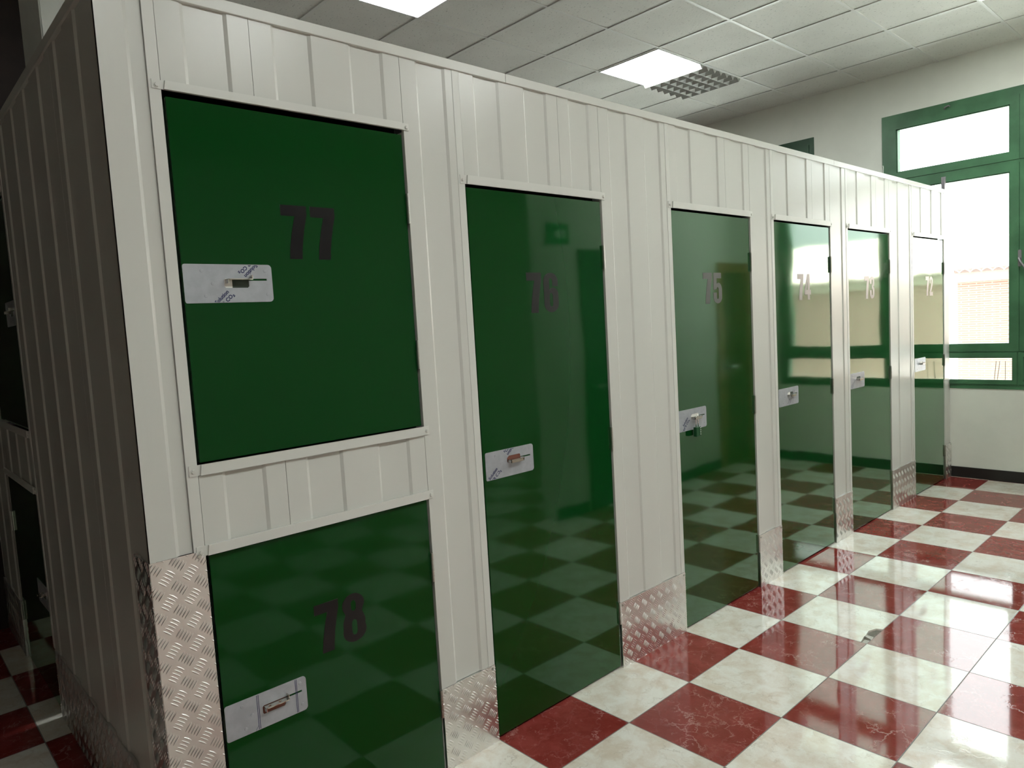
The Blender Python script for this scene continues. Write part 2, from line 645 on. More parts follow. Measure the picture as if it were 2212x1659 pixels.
W_ = 0.53
DIG = {
    '7': ([(0, 1), (W_, 1), (W_, 0.83), (0.475, 0.62), (0.425, 0.38), (0.39, 0.16), (0.38, 0), (0.12, 0),
           (0.14, 0.2), (0.18, 0.42), (0.23, 0.63), (0.28, 0.80), (0, 0.80)], []),
    '6': ([(W_, 0.66)] + arc(0.265, 0.79, 0.265, 0.21, 0, 180, 14) + arc(0.265, 0.21, 0.265, 0.21, 180, 360, 14)
          + arc(0.345, 0.46, 0.185, 0.165, 0, 100, 8) + [(0.25, 0.60), (0.205, 0.56)]
          + arc(0.265, 0.79, 0.06, 0.075, 180, 0, 6) + [(0.325, 0.66)],
          [slot(0.205, 0.325, 0.14, 0.49)]),
    '8': (arc(0.265, 0.78, 0.255, 0.22, -30, 210, 16) + [(0.075, 0.60), (0.045, 0.535), (0.01, 0.44)]
          + arc(0.265, 0.23, 0.27, 0.23, 160, 380, 16) + [(0.52, 0.44), (0.485, 0.535), (0.455, 0.60)],
          [slot(0.21, 0.32, 0.64, 0.86), slot(0.205, 0.325, 0.14, 0.46)]),
    '5': ([(0.03, 1), (0.50, 1), (0.50, 0.82), (0.215, 0.82), (0.215, 0.635), (0.26, 0.665)]
          + arc(0.325, 0.46, 0.205, 0.22, 95, 0, 7) + arc(0.265, 0.21, 0.265, 0.21, 0, -180, 14)
          + [(0, 0.36), (0.205, 0.36)] + arc(0.265, 0.21, 0.06, 0.07, 180, 360, 6)
          + arc(0.265, 0.47, 0.06, 0.065, 0, 180, 6) + [(0.02, 0.44)], []),
    '4': ([(0.24, 1), (0.46, 1), (0.46, 0.385), (0.54, 0.385), (0.54, 0.20), (0.46, 0.20), (0.46, 0), (0.25, 0),
           (0.25, 0.20), (0, 0.20), (0, 0.385)], [[(0.25, 0.385), (0.165, 0.385), (0.25, 0.75)]]),
    '3': ([(0, 0.66)] + [(0, 0.79)] + arc(0.26, 0.79, 0.26, 0.21, 180, 0, 14)
          + [(0.52, 0.66), (0.485, 0.58), (0.41, 0.535), (0.49, 0.49), (W_, 0.40)]
          + arc(0.265, 0.21, 0.265, 0.21, 0, -180, 14) + [(0, 0.38), (0.205, 0.38)]
          + arc(0.265, 0.21, 0.06, 0.07, 180, 360, 6) + [(0.325, 0.37), (0.30, 0.435), (0.225, 0.45), (0.225, 0.59),
                                                        (0.29, 0.61), (0.32, 0.68)]
          + arc(0.265, 0.79, 0.058, 0.07, 0, 180, 6) + [(0.207, 0.66)], []),
    '2': ([(0, 0.64), (0, 0.79)] + arc(0.26, 0.79, 0.26, 0.21, 180, 0, 14)
          + [(0.52, 0.70), (0.48, 0.55), (0.38, 0.38), (0.24, 0.19), (0.51, 0.19), (0.51, 0), (0, 0), (0, 0.17),
             (0.16, 0.40), (0.28, 0.60), (0.32, 0.72)] + arc(0.265, 0.79, 0.058, 0.07, 0, 180, 6) + [(0.207, 0.64)], []),
}


def curve_mesh_bm(loops, extrude):
    cu = bpy.data.curves.new('tmp', 'CURVE')
    cu.dimensions = '2D'
    cu.fill_mode = 'BOTH'
    cu.extrude = extrude
    for lp in loops:
        sp = cu.splines.new('POLY')
        sp.points.add(len(lp) - 1)
        for p, (x, z) in zip(sp.points, lp):
            p.co = (x, z, 0, 1)
        sp.use_cyclic_u = True
    return eval_bm(cu)


def eval_bm(cu):
    o = bpy.data.objects.new('tmp', cu)
    COL.objects.link(o)
    bpy.context.view_layer.update()
    dg = bpy.context.evaluated_depsgraph_get()
    me = bpy.data.meshes.new_from_object(o.evaluated_get(dg))
    bm = bmesh.new()
    bm.from_mesh(me)
    bpy.data.meshes.remove(me)
    bpy.data.objects.remove(o)
    bpy.data.curves.remove(cu)
    return bm


def number_bm(txt, x, z, h, y, adv=0.595, sx=0.985):
    """numerals standing on the x,z plane at depth y (thin vinyl)"""
    out = bmesh.new()
    for i, ch in enumerate(txt):
        outer, holes = DIG[ch]
        loops = [[((px * sx + i * adv) * h, pz * h) for px, pz in lp] for lp in [outer] + holes]
        t = curve_mesh_bm(loops, 0.0003)
        me = bpy.data.meshes.new('t')
        t.to_mesh(me)
        t.free()
        out.from_mesh(me)
        bpy.data.meshes.remove(me)
    # curve plane x,y -> world x,z
    for v in out.verts:
        v.co = Vector((x + v.co.x, y - v.co.z, z + v.co.y))
    return out


def print_bm(lines, y, clip, holes=()):
    """film print: lines = (text, x, z, size, angle, bold) clipped to plate rect clip=(x0,x1,z0,z1)"""
    out = bmesh.new()
    for txt, x, z, size, ang, bold in lines:
        cu = bpy.data.curves.new('tmp', 'FONT')
        cu.body = txt
        cu.size = size
        cu.offset = bold
        cu.resolution_u = 3
        t = eval_bm(cu)
        c, s = math.cos(math.radians(ang)), math.sin(math.radians(ang))
        for v in t.verts:
            u, w = v.co.x, v.co.y
            v.co = Vector((x + u * c - w * s, y, z + u * s + w * c))
        me = bpy.data.meshes.new('t')
        t.to_mesh(me)
        t.free()
        out.from_mesh(me)
        bpy.data.meshes.remove(me)
    for co, no in (((clip[0], 0, 0), (-1, 0, 0)), ((clip[1], 0, 0), (1, 0, 0)),
                   ((0, 0, clip[2]), (0, 0, -1)), ((0, 0, clip[3]), (0, 0, 1))):
        bmesh.ops.bisect_plane(out, geom=out.verts[:] + out.edges[:] + out.faces[:], plane_co=co, plane_no=no,
                               clear_outer=True, dist=1e-7)
    return out


def plate_outline(x0, x1, z0, z1, r):
    return (arc(x1 - r, z1 - r, r, r, 0, 90, 5) + arc(x0 + r * .6, z1 - r * .6, r * .6, r * .6, 90, 180, 4)
            + arc(x0 + r * .6, z0 + r * .6, r * .6, r * .6, 180, 270, 4) + arc(x1 - r, z0 + r, r, r, 270, 360, 5))


# ================================================================== room shell
def wall_with_holes_x(name, x0, x1, y0, y1, z0, z1, holes, mat):
    """wall across x (thickness x0..x1), with rectangular openings (ya,yb,za,zb)"""
    bm = bmesh.new()
    ys = sorted({y0, y1, *[h[0] for h in holes], *[h[1] for h in holes]})
    zs = sorted({z0, z1, *[h[2] for h in holes], *[h[3] for h in holes]})
    for a, c in zip(ys, ys[1:]):
        for d, e in zip(zs, zs[1:]):
            my, mz = (a + c) / 2, (d + e) / 2
            if any(h[0] < my < h[1] and h[2] < mz < h[3] for h in holes):
                continue
            box(bm, x0, x1, a, c, d, e)
    bmesh.ops.remove_doubles(bm, verts=bm.verts, dist=1e-5)
    return struct(name, bm, mat)


# floor: one slab of tiles, with the chipped corner cut out of one tile
NODE = (FX - 5 * TILE, FY - TILE)            # grid node at the chipped corner
CHIP = [NODE, (NODE[0], -0.6790), (2.8413, -0.6749), (2.8811, -0.6689), (2.9129, -0.6674), (2.9402, -0.6625), (2.9622, -0.6609),
        (2.9838, -0.6689), (3.0056, -0.6771), (3.0134, -0.6917), (3.0200, NODE[1])]
bm = bmesh.new()
fx0, fx1, fy0, fy1 = XL - 0.1, XW + 0.02, YF - 0.1, YB + 0.05
nx, ny = NODE
tx, ty = nx + TILE, ny + TILE


def quad(bm, pts, z=0.0):
    return bm.faces.new([bm.verts.new((x, y, z)) for x, y in pts])


quad(bm, [(fx0, fy0), (fx1, fy0), (fx1, ny), (fx0, ny)])
quad(bm, [(fx0, ty), (fx1, ty), (fx1, fy1), (fx0, fy1)])
quad(bm, [(fx0, ny), (nx, ny), (nx, ty), (fx0, ty)])
quad(bm, [(tx, ny), (fx1, ny), (fx1, ty), (tx, ty)])
quad(bm, [CHIP[-1], (tx, ny), (tx, ty), (nx, ty)] + CHIP[1:-1])
# broken edge of the tile
for a, c in zip(CHIP[1:], CHIP[2:]):
    vs = [bm.verts.new(p) for p in ((a[0], a[1], 0), (c[0], c[1], 0), (c[0], c[1], -0.009), (a[0], a[1], -0.009))]
    bm.faces.new(vs)
struct('floor', bm, M['floor'])
bm = bmesh.new()
quad(bm, [(nx - 0.01, ny - 0.01), (tx, ny - 0.01), (tx, ty), (nx - 0.01, ty)], -0.0085)
struct('trim_1', bm, M['mortar'])


def shard(pts, z0, z1, label):
    bm = bmesh.new()
    a = [bm.verts.new((x, y, z0)) for x, y, _ in pts]
    c = [bm.verts.new((x, y, z1 + t)) for x, y, t in pts]
    bm.faces.new(a[::-1])
    bm.faces.new(c)
    for i in range(len(pts)):
        j = (i + 1) % len(pts)
        bm.faces.new((a[i], a[j], c[j], c[i]))
    return tag(link('tile_shard', bm, M['shard']), label, 'tile shard')


shard([(2.8205, -0.7035, 0), (2.8205, -0.6830, 0), (2.8600, -0.6815, 0.001), (2.8620, -0.7030, 0.0005)], -0.0085, -0.0022,
      'pale tile shard filling the very corner of the chipped floor tile')
shard([(2.8700, -0.7030, 0.004), (2.8830, -0.6715, 0.004), (2.9120, -0.6725, 0.0005), (2.9080, -0.7035, 0.0005)], -0.0085, -0.0012,
      'thin tilted tile shard lying across the grey mortar of the chip')

# ceiling
bm = bmesh.new()
box(bm, XL - 0.1, XW + 0.3, YF - 0.1, YB + 0.3, HC + 0.004, HC + 0.05)
ceil = struct('ceiling', bm, M['ceil'])
bm = bmesh.new()
for i in range(-11, 8):
    box(bm, i * 0.6 - 0.012, i * 0.6 + 0.012, -12 * 0.6, 1.05, -0.002, 0.0045)
for j in range(-12, 2):
    box(bm, -6.2, 4.16, j * 0.6 - 0.010, j * 0.6 + 0.010, -0.0015, 0.0045)
grid = struct('trim_2', bm, M['tbar'], (GX, GY, HC))
grid.rotation_euler = (0, 0, GA)


def grid_pt(i, j):
    c, s = math.cos(GA), math.sin(GA)
    a, b_ = i * 0.6, -j * 0.6
    return (GX + c * a - s * b_, GY + s * a + c * b_)


def led_panel(i, j, label):
    cx, cy = grid_pt(i + 0.5, j + 0.5)
    t = thing('ceiling_light', label, 'ceiling light', (cx, cy, HC), GA, 'square lit ceiling panels')
    bm = bmesh.new()
    w, v = 0.297, 0.285
    for a in ((-w, w, -w, -v), (-w, w, v, w), (-w, -v, -v, v), (v, w, -v, v)):
        box(bm, a[0], a[1], a[2], a[3], -0.006, 0.003)
    link('frame', bm, M['lamp_frame'], t)
    link('diffuser', bbox_bm(-v, v, -v, v, -0.0066, 0.002), M['lamp'], t)
    return t


led_panel(-1, 0, 'lit square ceiling panel cut off by the top edge above door 77')
led_panel(3, 0, 'lit square ceiling panel fully in view beside the louvred fixture')
led_panel(4, 4, 'lit ceiling panel nearest the window wall, showing only its tip at the top right')
led_panel(1, 7, 'unseen ceiling panel added as fill light behind the photographer, right of the other two')  # this and the next two are unseen, added for even fill on the lockers
led_panel(-2, 7, 'unseen ceiling panel added as fill light behind the photographer, middle of three')
led_panel(-4, 7, 'unseen ceiling panel added as fill light behind the photographer, left of the other two')

# unlit egg-crate fixture next to the lit panel
cx, cy = grid_pt(4.5, 0.5)
t = thing('louvre_light', 'unlit square ceiling fixture with an egg-crate louvre beside the lit panel', 'ceiling light',
          (cx, cy, HC), GA)
bm = bmesh.new()
w, v = 0.297, 0.287
for a in ((-w, w, -w, -v), (-w, w, v, w), (-w, -v, -v, v), (v, w, -v, v)):
    box(bm, a[0], a[1], a[2], a[3], -0.003, 0.0035)
link('frame', bm, M['tbar'], t)
bm = bmesh.new()
box(bm, -v, v, -v, v, 0.0020, 0.0036)
link('back_plate', bm, M['louvre'], t)
bm = bmesh.new()
n = 6
for k in range(n + 1):
    p = -v + 2 * v * k / n
    for ax in (0, 1):
        if ax and k in (0, n):
            continue
        # blades with a wedge section, wide at the top
        e = 0.030
        prof = [(-e, 0.0015), (e, 0.0015), (0.0016, -0.034), (-0.0016, -0.034)]
        if ax == 0:
            p0 = [bm.verts.new((p + a, -v, z)) for a, z in prof]
            p1 = [bm.verts.new((p + a, v, z)) for a, z in prof]
        else:
            p0 = [bm.verts.new((-v, p + a, z)) for a, z in prof]
            p1 = [bm.verts.new((v, p + a, z)) for a, z in prof]
        bm.faces.new(p0)
        bm.faces.new(p1[::-1])
        for q in range(4):
            r = (q + 1) % 4
            bm.faces.new((p0[q], p1[q], p1[r], p0[r]))
link('louvre', bm, M['louvre'], t)

# walls
WIN1 = (-1.56, 0.54, 0.787, 3.238)
WIN2 = (1.166, 2.75, 0.787, 3.21)
wall_with_holes_x('wall_right', XW, XW + 0.25, YF, YB + 0.2, 0, HC + 0.01, [WIN1, WIN2], M['wall'])
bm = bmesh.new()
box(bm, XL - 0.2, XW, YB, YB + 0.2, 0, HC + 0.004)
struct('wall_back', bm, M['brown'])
bm = bmesh.new()
box(bm, XL - 0.2, XL, YF, YB, 0, HC + 0.004)
struct('wall_left', bm, M['grey_wall'])
bm = bmesh.new()
box(bm, XL - 0.2, XW, YF - 0.2, YF, 0, HC + 0.004)
struct('wall_front', bm, M['wall'])
# near side wall seen only as a mirror image in the glossy doors
bm = bmesh.new()
box(bm, XR, XW, YR - 0.15, YR, 0, HC + 0.004)
struct('wall_side', bm, M['wall'])
bm = bmesh.new()
box(bm, XW - 0.012, XW, YR, 2.0, 0, 0.092)
struct('baseboard_right', bm, M['skirt'])
bm = bmesh.new()
box(bm, XR, 3.80, YR, YR + 0.012, 0, 0.092)
box(bm, 4.66, 5.85, YR, YR + 0.012, 0, 0.092)
struct('baseboard_side', bm, M['skirt'])


def side_door(name, x0, x1, h, frame_mat, leaf_mat, fw):
    bm = bmesh.new()
    box(bm, x0, x0 + fw, YR, YR + 0.02, 0, h)
    box(bm, x1 - fw, x1, YR, YR + 0.02, 0, h)
    box(bm, x0 + fw, x1 - fw, YR, YR + 0.02, h - fw, h)
    d = struct(name, bm, frame_mat)
    bm = bmesh.new()
    box(bm, x0 + fw, x1 - fw, YR, YR + 0.010, 0.008, h - fw)
    lf = link('door_leaf', bm, leaf_mat, d)
    bm = bmesh.new()
    cyl(bm, (x0 + fw + 0.06, YR + 0.010, 1.02), (0, 1, 0), 0.01, 0.045)
    box(bm, x0 + fw + 0.05, x0 + fw + 0.17, YR + 0.045, YR + 0.06, 1.01, 1.03)
    link('door_handle', bm, M['steel'], lf)
    return d


side_door('door_1', 3.84, 4.66, 2.13, M['winframe_dark'], M['winframe_dark'], 0.05)
side_door('door_2', 5.86, 6.52, 2.06, M['wood'], M['wood_leaf'], 0.10)
t = thing('exit_sign', 'green emergency exit sign mirrored faintly near the top of door 76', 'sign', (3.60, YR, 2.24))
link('sign_panel', bbox_bm(-0.125, 0.125, 0.0, 0.012, -0.075, 0.075, 0.003), M['exit'], t)
bm = bmesh.new()
box(bm, -0.055, 0.075, 0.0115, 0.0135, -0.035, 0.03)
link('sign_symbol', bm, M['exit_pale'], t)

# column rising out of the locker block
bm = bmesh.new()
box(bm, 0.284, 0.80, 1.90, 2.33, 0, HC)
bmesh.ops.bevel(bm, geom=[e for e in bm.edges if abs((e.verts[0].co - e.verts[1].co).z) > 1], offset=0.006, segments=2,
                affect='EDGES')
struct('trim_3', bm, M['column'])


# windows of the end wall
def window(name, win, panes_y, second_visible, mat):
    y0, y1, z0, z1 = win
    xf, xb = XW - 0.006, XW + 0.09
    levels = [(0.857, 1.058), (1.167, 2.572), (2.725, z1 - 0.133)]
    bm = bmesh.new()
    holes = []
    for (ya, yb, yla, ylb) in panes_y:
        holes += [(yla, ylb, *levels[0]), (ya, yb, *levels[1]), (ya, yb, *levels[2])]
    ys = sorted({y0, y1, *[h[0] for h in holes], *[h[1] for h in holes]})
    zs = sorted({z0, z1, *[h[2] for h in holes], *[h[3] for h in holes]})
    for a, c in zip(ys, ys[1:]):
        for d, e in zip(zs, zs[1:]):
            my, mz = (a + c) / 2, (d + e) / 2
            if any(h[0] < my < h[1] and h[2] < mz < h[3] for h in holes):
                continue
            box(bm, xf, xb, a, c, d, e)
    bmesh.ops.remove_doubles(bm, verts=bm.verts, dist=1e-5)
    inner = [f for f in bm.faces if len({tuple(round(q, 4) for q in f.calc_center_median())}) == 0]
    w = struct(name, bm, mat)
    # casement and transom sashes standing a few mm proud of the frame
    bm = bmesh.new()
    xs0 = XW - 0.014

    def ring(ya, yb, za, zb, wl, wr, wb, wt):
        box(bm, xs0, xf + 0.001, ya - wl, ya, za - wb, zb + wt)
        box(bm, xs0, xf + 0.001, yb, yb + wr, za - wb, zb + wt)
        box(bm, xs0, xf + 0.001, ya, yb, za - wb, za)
        box(bm, xs0, xf + 0.001, ya, yb, zb, zb + wt)
        # glazing bead
        g = 0.008
        for q in ((ya, ya + g, za, zb), (yb - g, yb, za, zb), (ya, yb, za, za + g), (ya, yb, zb - g, zb)):
            box(bm, xs0 + 0.012, xs0 + 0.03, q[0], q[1], q[2], q[3])
    for (ya, yb, yla, ylb) in panes_y:
        ring(ya, yb, *levels[1], 0.064, 0.064, 0.060, 0.066)
        ring(ya, yb, *levels[2], 0.064, 0.064, 0.062, 0.066)
        ring(yla, ylb, *levels[0], 0.03, 0.03, 0.03, 0.04)
    link('window_frame', bm, mat, w)
    for (ya, yb, yla, ylb) in panes_y:
        for q in ((yla, ylb, *levels[0]), (ya, yb, *levels[1]), (ya, yb, *levels[2])):
            bm = bmesh.new()
            box(bm, XW + 0.020, XW + 0.024, q[0] - 0.01, q[1] + 0.01, q[2] - 0.01, q[3] + 0.01)
            link('window_pane', bm, M['glass'], w)
    return w


# pane columns: (casement y0, y1, lower light y0, y1)
win1 = window('window_1', WIN1, [(-0.439, 0.419, -0.461, 0.445), (-1.435, -0.572, -1.46, -0.531)], True, M['winframe'])
win2 = window('window_2', WIN2, [(1.278, 2.63, 1.26, 2.65)], False, M['winframe_dark'])
# espagnolette handle on the meeting stile and the transom latch
bm = bmesh.new()
box(bm, XW - 0.030, XW - 0.012, -0.522, -0.498, 1.80, 1.935)
bmesh.ops.bevel(bm, geom=bm.edges[:], offset=0.004, segments=2, affect='EDGES')
tube(bm, [(XW - 0.03, -0.510, 1.865), (XW - 0.055, -0.510, 1.865), (XW - 0.06, -0.520, 1.84), (XW - 0.06, -0.556, 1.775)], 0.008)
link('window_handle', bm, M['metal_grey'], win1)
bm = bmesh.new()
tube(bm, [(XW - 0.014, 0.03, 3.185), (XW - 0.03, 0.025, 3.195), (XW - 0.03, -0.005, 3.205), (XW - 0.014, -0.01, 3.20)], 0.006)
link('window_latch', bm, M['metal_grey'], win1)

# ------------------------------------------------------------------ outside
bm = bmesh.new()
box(bm, XW + 0.25, 60, -45, 45, -0.45, -0.30)
struct('ground', bm, M['ground'])
XB = 18.0
h = thing('brick_house', 'low brick house with a clay tile roof seen through the window', 'building', (XB, -8.0, -0.30))
YL, YRB, ZE = 11.07, -12.0, 2.16 + 0.30
bm = bmesh.new()
box(bm, 0, 6.0, YRB, YL, 0, 2.22)
link('wall', bm, M['brick'], h)
bm = bmesh.new()
box(bm, -0.12, 0.0, YRB, YL + 0.05, 2.22, ZE - 0.03)
link('eave', bm, M['cream'], h)
bm = bmesh.new()
n = 110
rows = []
for k in range(n * 8 + 1):
    y = YL + 0.1 - k * (YL + 0.1 - YRB) / (n * 8)
    zz = 0.075 * abs(math.sin(math.pi * k / 8)) if True else 0
    rows.append((bm.verts.new((-0.28, y, ZE - 0.02 + zz)), bm.verts.new((3.2, y, ZE + 1.15 + zz)),
                 bm.verts.new((-0.28, y, ZE - 0.035 + zz * 0.9)), bm.verts.new((3.2, y, ZE + 1.10))))
for a, c in zip(rows, rows[1:]):
    bm.faces.new((a[0], c[0], c[1], a[1]))
    bm.faces.new((a[2], a[3], c[3], c[2]))
    bm.faces.new((a[0], a[2], c[2], c[0]))
link('roof', bm, M['rooftile'], h)
bm = bmesh.new()
box(bm, -0.255, -0.115, YRB, YL, ZE - 0.032, ZE + 0.05)  # dark filler: shade of the hollows under the roof tiles, put in as colour
link('tile_mouth_shade', bm, M['mouth'], h)
for ya, yb, lab in ((-0.341, -0.331, 'thin dark stick leaning outside the low pane, furthest left of three'),
                    (-0.368, -0.353, 'thin dark stick leaning outside the low pane, middle of three'),
                    (-0.406, -0.406, 'thin dark stick standing outside the low pane, furthest right of three')):
    k = 1.03
    bm = bmesh.new()
    cxx = -0.4999
    xs_ = {-0.341: 6.98, -0.368: 7.03, -0.406: 7.00}[ya]
    f = (xs_ - cxx) / (XW - cxx)

    def proj(y, z):
        return (xs_, -1.9914 + (y + 1.9914) * f, 1.5698 + (z - 1.5698) * f)
    a, c = Vector(proj(ya, 1.024)), Vector(proj(yb, 0.898))
    d = (c - a).normalized()
    e = a + d * ((-0.30 - a.z) / d.z)
    tube(bm, [a, (a + e) / 2 + Vector((0.003, 0.003, 0)), e], 0.0028, 6)
    tag(link('stick', bm, M['stick']), lab, 'stick', 'sticks outside the low pane')


# ================================================================== lockers
def add_bm(bm, other):
    me = bpy.data.meshes.new('t')
    other.to_mesh(me)
    other.free()
    bm.from_mesh(me)
    bpy.data.meshes.remove(me)


def screw(parent, x, z, y):
    bm = bmesh.new()
    cyl(bm, (x, y, z), (0, -1, 0), 0.0075, 0.0012, 14)
    cyl(bm, (x, y - 0.0012, z), (0, -1, 0), 0.0058, 0.0032, 6, 0.0052)
    return link('screw', bm, M['trim'], parent)


def hinge(parent, x, y, za, zb):
    bm = bmesh.new()
    n = 5
    for k in range(n):
        a = za + (zb - za) * k / n
        c = za + (zb - za) * (k + 1) / n
        cyl(bm, (x, y, a + 0.0007), (0, 0, 1), 0.0052, c - a - 0.0014, 12)
    cyl(bm, (x, y, za), (0, 0, 1), 0.0035, zb - za, 8)
    box(bm, x - 0.004, x + 0.002, y, y + 0.024, za + 0.001, zb - 0.001)
    return link('hinge', bm, M['steel'], parent)


def hasp(door, px, pz0, pz1, pw, y, tab_up, lining, prints, marks, rivet_bright):
    """filmed steel plate with a cut-out, folded tab, printed film"""
    x0, x1 = px, px + pw
    zt = pz1 - 0.0425              # level of slot and tab
    th = 0.0018
    hx0, hx1 = x0 + 0.108, x0 + 0.178
    if tab_up:
        hz0, hz1 = zt - 0.0225, zt + 0.003
    else:
        hz0, hz1 = zt - 0.012, zt + 0.0145
    hole = [(hx0 + .004, hz0), (hx1 - .004, hz0), (hx1, hz0 + .004), (hx1, zt - .0028), (x0 + 0.231, zt - .0028),
            (x0 + 0.231, zt + .0028), (hx1, zt + .0028)]
    if tab_up:
        hole += [(hx1 - .002, hz1), (hx0 + .004, hz1), (hx0, hz1 - .004), (hx0, hz0 + .004)]
    else:
        hole += [(hx1, hz1 - .004), (hx1 - .004, hz1), (hx0 + .01, hz1), (hx0, hz1 - .008), (hx0, hz0 + .004)]
    bm = curve_mesh_bm([plate_outline(x0, x1, pz0, pz1, 0.011), hole], th / 2)
    for v in bm.verts:
        v.co = Vector((v.co.x, y - th / 2 - v.co.z, v.co.y))
    w, hh = pw, pz1 - pz0
    for u, v in ((0.20, 0.83), (0.92, 0.83), (0.31, 0.50), (0.225, 0.18), (0.935, 0.20)):
        cyl(bm, (x0 + u * w, y - th, pz0 + v * hh), (0, -1, 0), 0.0048, 0.0007, 16, 0.0042)
        cyl(bm, (x0 + u * w, y - th - 0.0006, pz0 + v * hh), (0, -1, 0), 0.0030, 0.0004, 12, 0.0028)
    link('hasp_plate', bm, M['film'], door)
    # lining seen through the cut-out
    bm = bmesh.new()
    c = 0.5 * (hx0 + hx1)
    for k, mm in enumerate(lining):
        n = len(lining)
        box(bm, hx0 - .002 + (hx1 - hx0 + .004) * k / n, hx0 - .002 + (hx1 - hx0 + .004) * (k + 1) / n, y - 0.0004, y + 0.001,
            hz0 - 0.002, hz1 + 0.002, k)
    link('hasp_lining', bm, [M[q] for q in lining], door)
    # folded tab: horizontal tongue with two holes and end ears
    p = 0.024
    tx0, tx1 = hx0 + 0.003, hx1 + 0.006

    def circ(cx_, cy_, r):
        return [(cx_ + r * math.cos(2 * math.pi * k / 14), cy_ + r * math.sin(2 * math.pi * k / 14)) for k in range(14)]
    bm = curve_mesh_bm([[(tx0, 0.004), (tx0, -p + .004), (tx0 + .004, -p), (tx1 - .004, -p), (tx1, -p + .004), (tx1, 0.004)],
                        circ(tx0 + 0.014, -p * 0.52, 0.0048), circ(tx0 + 0.045, -p * 0.52, 0.0048)], 0.0012)
    for v in bm.verts:
        v.co = Vector((v.co.x, y + v.co.y, zt + v.co.z))
    s = 1 if tab_up else -1
    box(bm, tx1 - 0.0022, tx1, y - p * 0.75, y, min(zt, zt + s * 0.012), max(zt, zt + s * 0.012))
    box(bm, tx0, tx0 + 0.0022, y - p, y, min(zt, zt - 0.011), max(zt, zt - 0.011))
    if not tab_up:
        box(bm, tx0, tx1 - 0.012, y - p, y - p + 0.0018, zt - 0.011, zt)
    link('hasp_tab', bm, M['hasp'], door)
    yp = y - th - 0.0002
    if prints:
        for grp in prints:
            bm = print_bm(grp, yp, (x0 + 0.001, x1 - 0.001, pz0 + 0.0015, pz1 - 0.0015))
            # leave the cut-out free of print
            dead = [f for f in bm.faces if hx0 - .003 < f.calc_center_median().x < hx1 + .003
                    and hz0 - .002 < f.calc_center_median().z < hz1 + .002]
            bmesh.ops.delete(bm, geom=dead, context='FACES')
            link('film_print', bm, M['print'], door)
    if marks:
        for grp in marks:
            bm = bmesh.new()
            for (xa, za, xb_, zb_, wd) in grp:
                d = Vector((xb_ - xa, 0, zb_ - za)).normalized()
                n = Vector((-d.z, 0, d.x)) * (wd / 2)
                a, c = Vector((xa, yp, za)), Vector((xb_, yp, zb_))
                bm.faces.new([bm.verts.new(q) for q in (a - n, c - n, c + n, a + n)])
            link('film_print', bm, M['print'], door)


DY = 0.006      # door face sits this far behind the panel face


def locker(no, name_label, X, w, dz0, dz1, head, sill, upper, jamb_z0, number, plate, hinges,
           tab_up, lining, prints, marks, loc=None, rotz=0.0, hand=1, recess=None, cap=CAP0, group='green door lockers',
           trans_split=None, num_h=0.157):
    """one locker: X = world x of the opening's left side; geometry is local to (X,0,0)"""
    L = loc if loc is not None else (X, 0, 0)
    t = thing('storage_locker', name_label, 'locker', L, rotz, group)
    rec = recess if recess is not None else [(a - X, c - X) for a, c in FRONT_REC]

    def mx(a):
        return a if hand > 0 else w - a
    # door
    xa, xb_ = sorted((mx(0.010), mx(w - 0.005)))
    bm = bbox_bm(xa, xb_, DY, DY + 0.030, dz0, dz1, 0.0016, 2)
    door = link('door', bm, M['green'], t)
    if number:
        n0x, n0z = number
        link('door_number', number_bm(no, n0x, n0z, num_h, DY - 0.0003), M['vinyl'], door)
    px, pz0, pw, ph = plate
    pxl = px if hand > 0 else w - px - pw
    hasp(door, pxl, pz0, pz0 + ph, pw, DY, tab_up, lining, prints, marks, False)
    for za, zb in hinges:
        hinge(door, mx(w - 0.003), -0.001, za, zb)
    # header and sill strips with a screw at each end
    for nm, zz in (('header_strip', head), ('sill_strip', sill)):
        if not zz:
            continue
        za, zb = zz
        bm = bmesh.new()
        prism_y(bm, [(-0.024, za), (w + 0.019, za), (w + 0.019, zb), (-0.024, zb)], -0.0040, -0.0022)
        # folded centre stands a little further out between the two flattened ends
        prism_y(bm, [(0.004, za), (w - 0.006, za), (w - 0.010, zb), (0.008, zb)], -0.0095, -0.0038)
        hs = link(nm, bm, M['trim'], t)
        screw(hs, -0.0125, (za + zb) / 2 - 0.002, -0.0040)
        screw(hs, w + 0.009, (za + zb) / 2 - 0.002, -0.0040)
    # ribbed sheet above the door
    if upper:
        u0, u1 = upper
        cuts = [0.0] + ([trans_split] if trans_split else []) + [w]
        for a, c in zip(cuts, cuts[1:]):
            link('ribbed_panel', ribbed(a + 0.0007, c - 0.0007, u0, u1, rec), M['panel'], t)
    # jamb angle on the left of the opening
    if jamb_z0 is not None:
        bm = bmesh.new()
        x0, x1 = (-0.0305, -0.0010) if hand > 0 else (w + 0.001, w + 0.0305)
        box(bm, x0, x1, -0.0015, 0.020, jamb_z0[0], jamb_z0[1])
        if hand > 0:
            box(bm, -0.006, -0.0010, 0.020, 0.045, jamb_z0[0], jamb_z0[1])
        link('jamb', bm, M['trim'], t)
        bm = bmesh.new()
        rx = w + 0.0008 if hand > 0 else -0.0038
        box(bm, rx, rx + 0.003, 0.0125, 0.046, max(0.002, dz0 - 0.02), dz1 + 0.01)
        link('reveal', bm, M['trim'], t)
    return t, door


